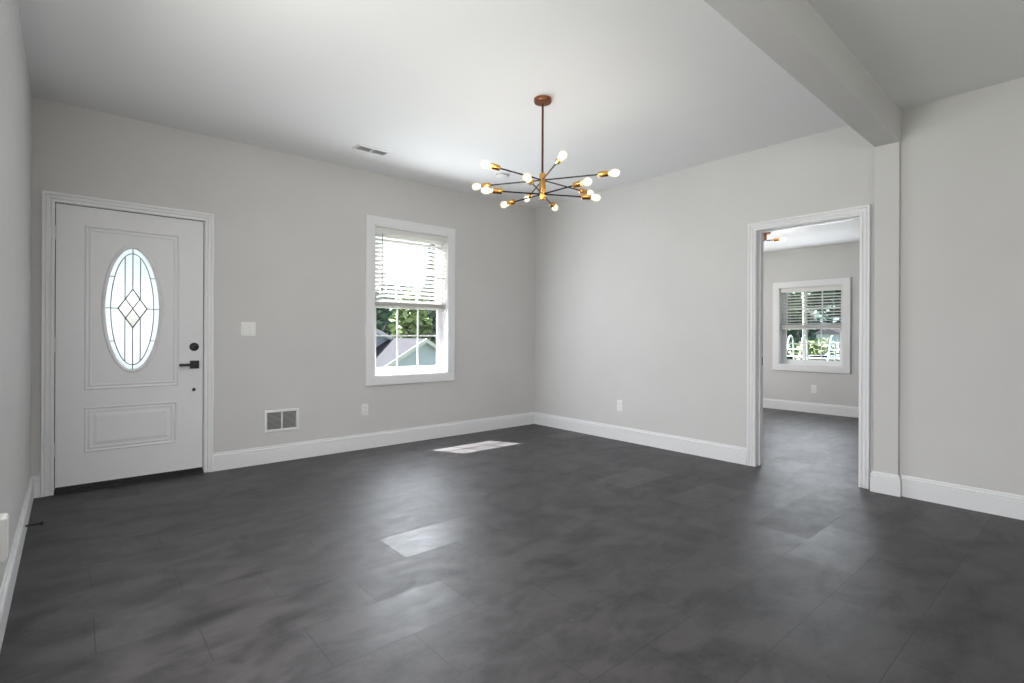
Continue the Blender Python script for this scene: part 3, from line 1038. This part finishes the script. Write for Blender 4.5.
def tree(name, label, x, y, h, r, lm, bark, group, n=2600, size=.28, low=.25, lean=0.0, cone=False):
    z0 = gz(x, y)
    root = empty(name, (x, y, z0)); tag(root, label, 'tree', group)
    bm = bmesh.new()
    path_tube(bm, [(x, y, z0 - .1), (x + lean * .3, y, z0 + h * .3), (x + lean, y, z0 + h * .75)], max(.09, r * .07), 8)
    for k in range(4):
        t = k * 1.7
        tube(bm, (x + lean * .4, y, z0 + h * .42), (x + lean * .4 + math.cos(t) * r * .6, y + math.sin(t) * r * .6, z0 + h * .7), r * .04, r * .015, 6)
    obj('trunk', bm, bark, root, smooth=True)
    blobs = []
    if cone:
        for k in range(7):
            f = k / 6
            blobs.append((x, y, z0 + h * (low + (1 - low) * f * .95), r * (1 - f) * .9 + .25, h * .09))
    else:
        for k in range(9):
            t = random.uniform(0, 2 * PI); q = random.uniform(.1, .65) * r
            blobs.append((x + math.cos(t) * q, y + math.sin(t) * q, z0 + h * random.uniform(low + .2, .86), r * random.uniform(.38, .55), h * random.uniform(.10, .17)))
    bm = bmesh.new(); leaves(bm, blobs, n, size)
    nodbl('foliage', bm, lm, root)
    return root
GA = 'trees behind the neighbouring house'
tree('leafy_tree', 'dark green tree left in the front window, behind the grey house', 14.4, 31.0, 8.2, 2.6, M_LEAF[0], M_BARK, GA)
tree('leafy_tree', 'bright yellow-green tree above the grey house roof peak', 14.9, 25.6, 7.7, 1.75, M_LEAF[1], M_BARK, GA)
tree('leafy_tree', 'dark green tree right of the yellow-green one in the front window', 19.8, 31.0, 9.7, 2.25, M_LEAF[0], M_BARK, GA)
tree('conifer', 'tall pointed evergreen seen through the right part of the front blind', 22.8, 36.2, 13.8, 1.9, M_LEAF[2], M_BARK, GA, n=3500, cone=True)
tree('leafy_tree', 'blue-green tree furthest back in the front window', 25.4, 47.2, 10.8, 4.6, M_LEAF[2], M_BARK, GA)
GB = 'trees in the yard behind the next room'
tree('leafy_tree', 'dark green tree at the left edge of the next room window', 34.0, 13.3, 8.0, 1.7, M_LEAF[0], M_BARK, GB, n=3000, low=-.12, size=.3)
tree('leafy_tree', 'blue-green tree high behind the blind of the next room', 50.0, 19.2, 13.0, 3.8, M_LEAF[2], M_BARK, GB, n=6000, low=-.05, size=.5)
tree('leafy_tree', 'dark green tree right behind the blind of the next room', 60.4, 16.9, 15.0, 4.4, M_LEAF[2], M_BARK, GB, n=6000, low=.0, size=.5)
tree('pale_trunk_tree', 'leaning tree with a white trunk in the next room window', 24.5, 8.75, 8.5, 1.5, M_LEAF[2], M_BIRCH, GB, n=1500, low=.45, lean=-.25)
def shrub(label, x, y, h, r, lm):
    z0 = gz(x, y)
    root = empty('garden_shrub', (x, y, z0)); tag(root, label, 'shrub', 'shrubs on the lawn behind the next room')
    bm = bmesh.new()
    for k in range(5):
        t = k * 1.26
        tube(bm, (x, y, z0 - .05), (x + math.cos(t) * r * .5, y + math.sin(t) * r * .5, z0 + h * .6), .03, .012, 6)
    obj('stem', bm, M_BARK, root)
    bm = bmesh.new(); leaves(bm, [(x + random.uniform(-.4, .4) * r, y + random.uniform(-.4, .4) * r, z0 + h * .5, r * .7, h * .45) for _ in range(5)], 900, .12)
    nodbl('foliage', bm, lm, root)
shrub('bright green shrub in the middle of the next room window', 31.0, 10.6, 1.7, 1.2, leafmat('leaf_shrub', (.07, .11, .045), (.13, .18, .07)))
shrub('dark shrub behind the pool ladder in the next room window', 31.5, 12.4, 1.6, .9, M_LEAF[0])

# neighbouring house with a gabled wing
M_SIDE = add_noise(principled('grey_blue_siding', (.37, .42, .53), .7), (.36, .41, .52), (.38, .43, .54), 1, 0, 2)
M_ROOF = add_noise(principled('pale_shingles', (.17, .17, .19), .9), (.028, .028, .034), (.038, .038, .046), 5, .3)
M_ROOF.node_tree.nodes['Principled BSDF'].inputs['Specular IOR Level'].default_value = .1
M_WHITE = principled('white_fascia', (.45, .47, .5), .6)
def gable(root, x0, x1, y0, y1, zg, ze, zr, over=.3):
    xm = (x0 + x1) / 2
    bm = bmesh.new()
    pts = [(x0, zg), (x1, zg), (x1, ze), (xm, zr), (x0, ze)]
    A = [bm.verts.new((x, y0, z)) for x, z in pts]; B = [bm.verts.new((x, y1, z)) for x, z in pts]
    bm.faces.new(A); bm.faces.new(B[::-1])
    for i in range(5): bm.faces.new((A[i], A[(i + 1) % 5], B[(i + 1) % 5], B[i]))
    obj('wall', bm, M_SIDE, root)
    sl = (zr - ze) / (xm - x0)
    bm = bmesh.new()
    t = .10
    for s, xe in ((-1, x0 - over), (1, x1 + over)):
        zz = ze - sl * over
        vs = [(xm, zr), (xe, zz), (xe, zz + t), (xm, zr + t)]
        A = [bm.verts.new((x, y0 - over, z)) for x, z in vs]; B = [bm.verts.new((x, y1 + .05, z)) for x, z in vs]
        bm.faces.new(A); bm.faces.new(B[::-1])
        for i in range(4): bm.faces.new((A[i], A[(i + 1) % 4], B[(i + 1) % 4], B[i]))
    obj('roof', bm, M_ROOF, root)
    bm = bmesh.new()
    for s, xe in ((-1, x0 - over), (1, x1 + over)):
        zz = ze - sl * over
        vs = [(xm, zr + .11), (xe, zz + .11), (xe, zz - .08), (xm, zr - .08)]
        A = [bm.verts.new((x, y0 - over - .03, z)) for x, z in vs]; B = [bm.verts.new((x, y0 - over, z)) for x, z in vs]
        bm.faces.new(A); bm.faces.new(B[::-1])
        for i in range(4): bm.faces.new((A[i], A[(i + 1) % 4], B[(i + 1) % 4], B[i]))
    obj('rake_board', bm, M_WHITE, root)
nh = empty('neighbour_house', (11.9, 22.0, -4.0))
tag(nh, 'grey-blue gabled house with pale roof seen through the front window', 'house')
gable(nh, 9.0, 14.9, 20.0, 23.0, -4.2, -.85, .85)
gable(nh, 4.6, 12.6, 23.0, 26.2, -4.2, .55, 2.45)

# far white house, pool and ladders behind the next room
wh = empty('garden_shed', (44, 14.0, -.6))
tag(wh, 'distant white shed at the right of the next room window', 'shed')
zg = gz(44, 14)
bm = bmesh.new(); box(bm, 43, 46, 13.1, 14.6, zg - .05, 1.3); obj('wall', bm, principled('white_siding', (.34, .38, .44), .6), wh)
bm = bmesh.new()
A = [bm.verts.new(v) for v in ((42.8, 12.9, 1.3), (46.2, 12.9, 1.3), (46.2, 14.8, 1.3), (42.8, 14.8, 1.3), (42.8, 13.85, 1.8), (46.2, 13.85, 1.8))]
for f in ((0, 1, 2, 3), (0, 4, 5, 1), (3, 2, 5, 4), (0, 3, 4), (1, 5, 2)): bm.faces.new([A[i] for i in f])
obj('roof', bm, M_ROOF, wh)
bm = bmesh.new(); box(bm, 42.96, 43.01, 13.5, 13.9, .2, .9); obj('window', bm, M_DARK, wh)
M_TUBE = principled('white_tubing', (.40, .43, .46), .3)
pool = empty('swimming_pool', (27.8, 8.0, -.6))
tag(pool, 'low white above-ground pool wall across the lawn, next room window', 'pool')
zg = gz(27, 8.5)
bm = bmesh.new(); lathe(bm, (27.8, 8.0, zg - .02), (0, 0, 1), [(0, 2.2), (.75, 2.2), (.75, 2.08), (.05, 2.08), (.05, 0)], 40)
obj('pool_wall', bm, principled('pool_wall_cream', (.26, .25, .21), .6), pool, smooth=True)
bm = bmesh.new(); lathe(bm, (27.8, 8.0, zg + .73), (0, 0, 1), [(0, 2.06), (.03, 2.06), (.03, 2.28), (0, 2.28)], 40)
obj('top_rail', bm, M_WHITE, pool, smooth=True)
def ladder(label, x, y, h, w, mat_, aframe):
    z0 = gz(x, y)
    root = empty('pool_ladder', (x, y, z0)); tag(root, label, 'ladder', 'ladders at the pool behind the next room')
    for s in (-1, 1):
        bm = bmesh.new()
        yy = y + s * w / 2
        pts = [(x - .75, yy, z0), (x - .15, yy, z0 + h * .88), (x - .05, yy, z0 + h * .97), (x + .1, yy, z0 + h), (x + .25, yy, z0 + h * .97), (x + .35, yy, z0 + h * .88), (x + .55, yy, z0)]
        path_tube(bm, pts, .035, 8)
        obj('rail', bm, mat_, root, smooth=True)
    for k in range(4 if not aframe else 5):
        f = (k + 1) / 6
        bm = bmesh.new(); box(bm, x - .75 + .6 * f / .88 - .08, x - .75 + .6 * f / .88 + .12, y - w / 2, y + w / 2, z0 + h * f, z0 + h * f + .04)
        obj('tread', bm, mat_, root)
ladder('white tubular pool ladder at the left of the next room window', 23.6, 8.78, 1.75, .55, M_TUBE, False)
ladder('pale blue pool steps at the right of the next room window', 23.8, 7.25, 1.75, .50, principled('pale_blue_plastic', (.20, .30, .36), .5), True)
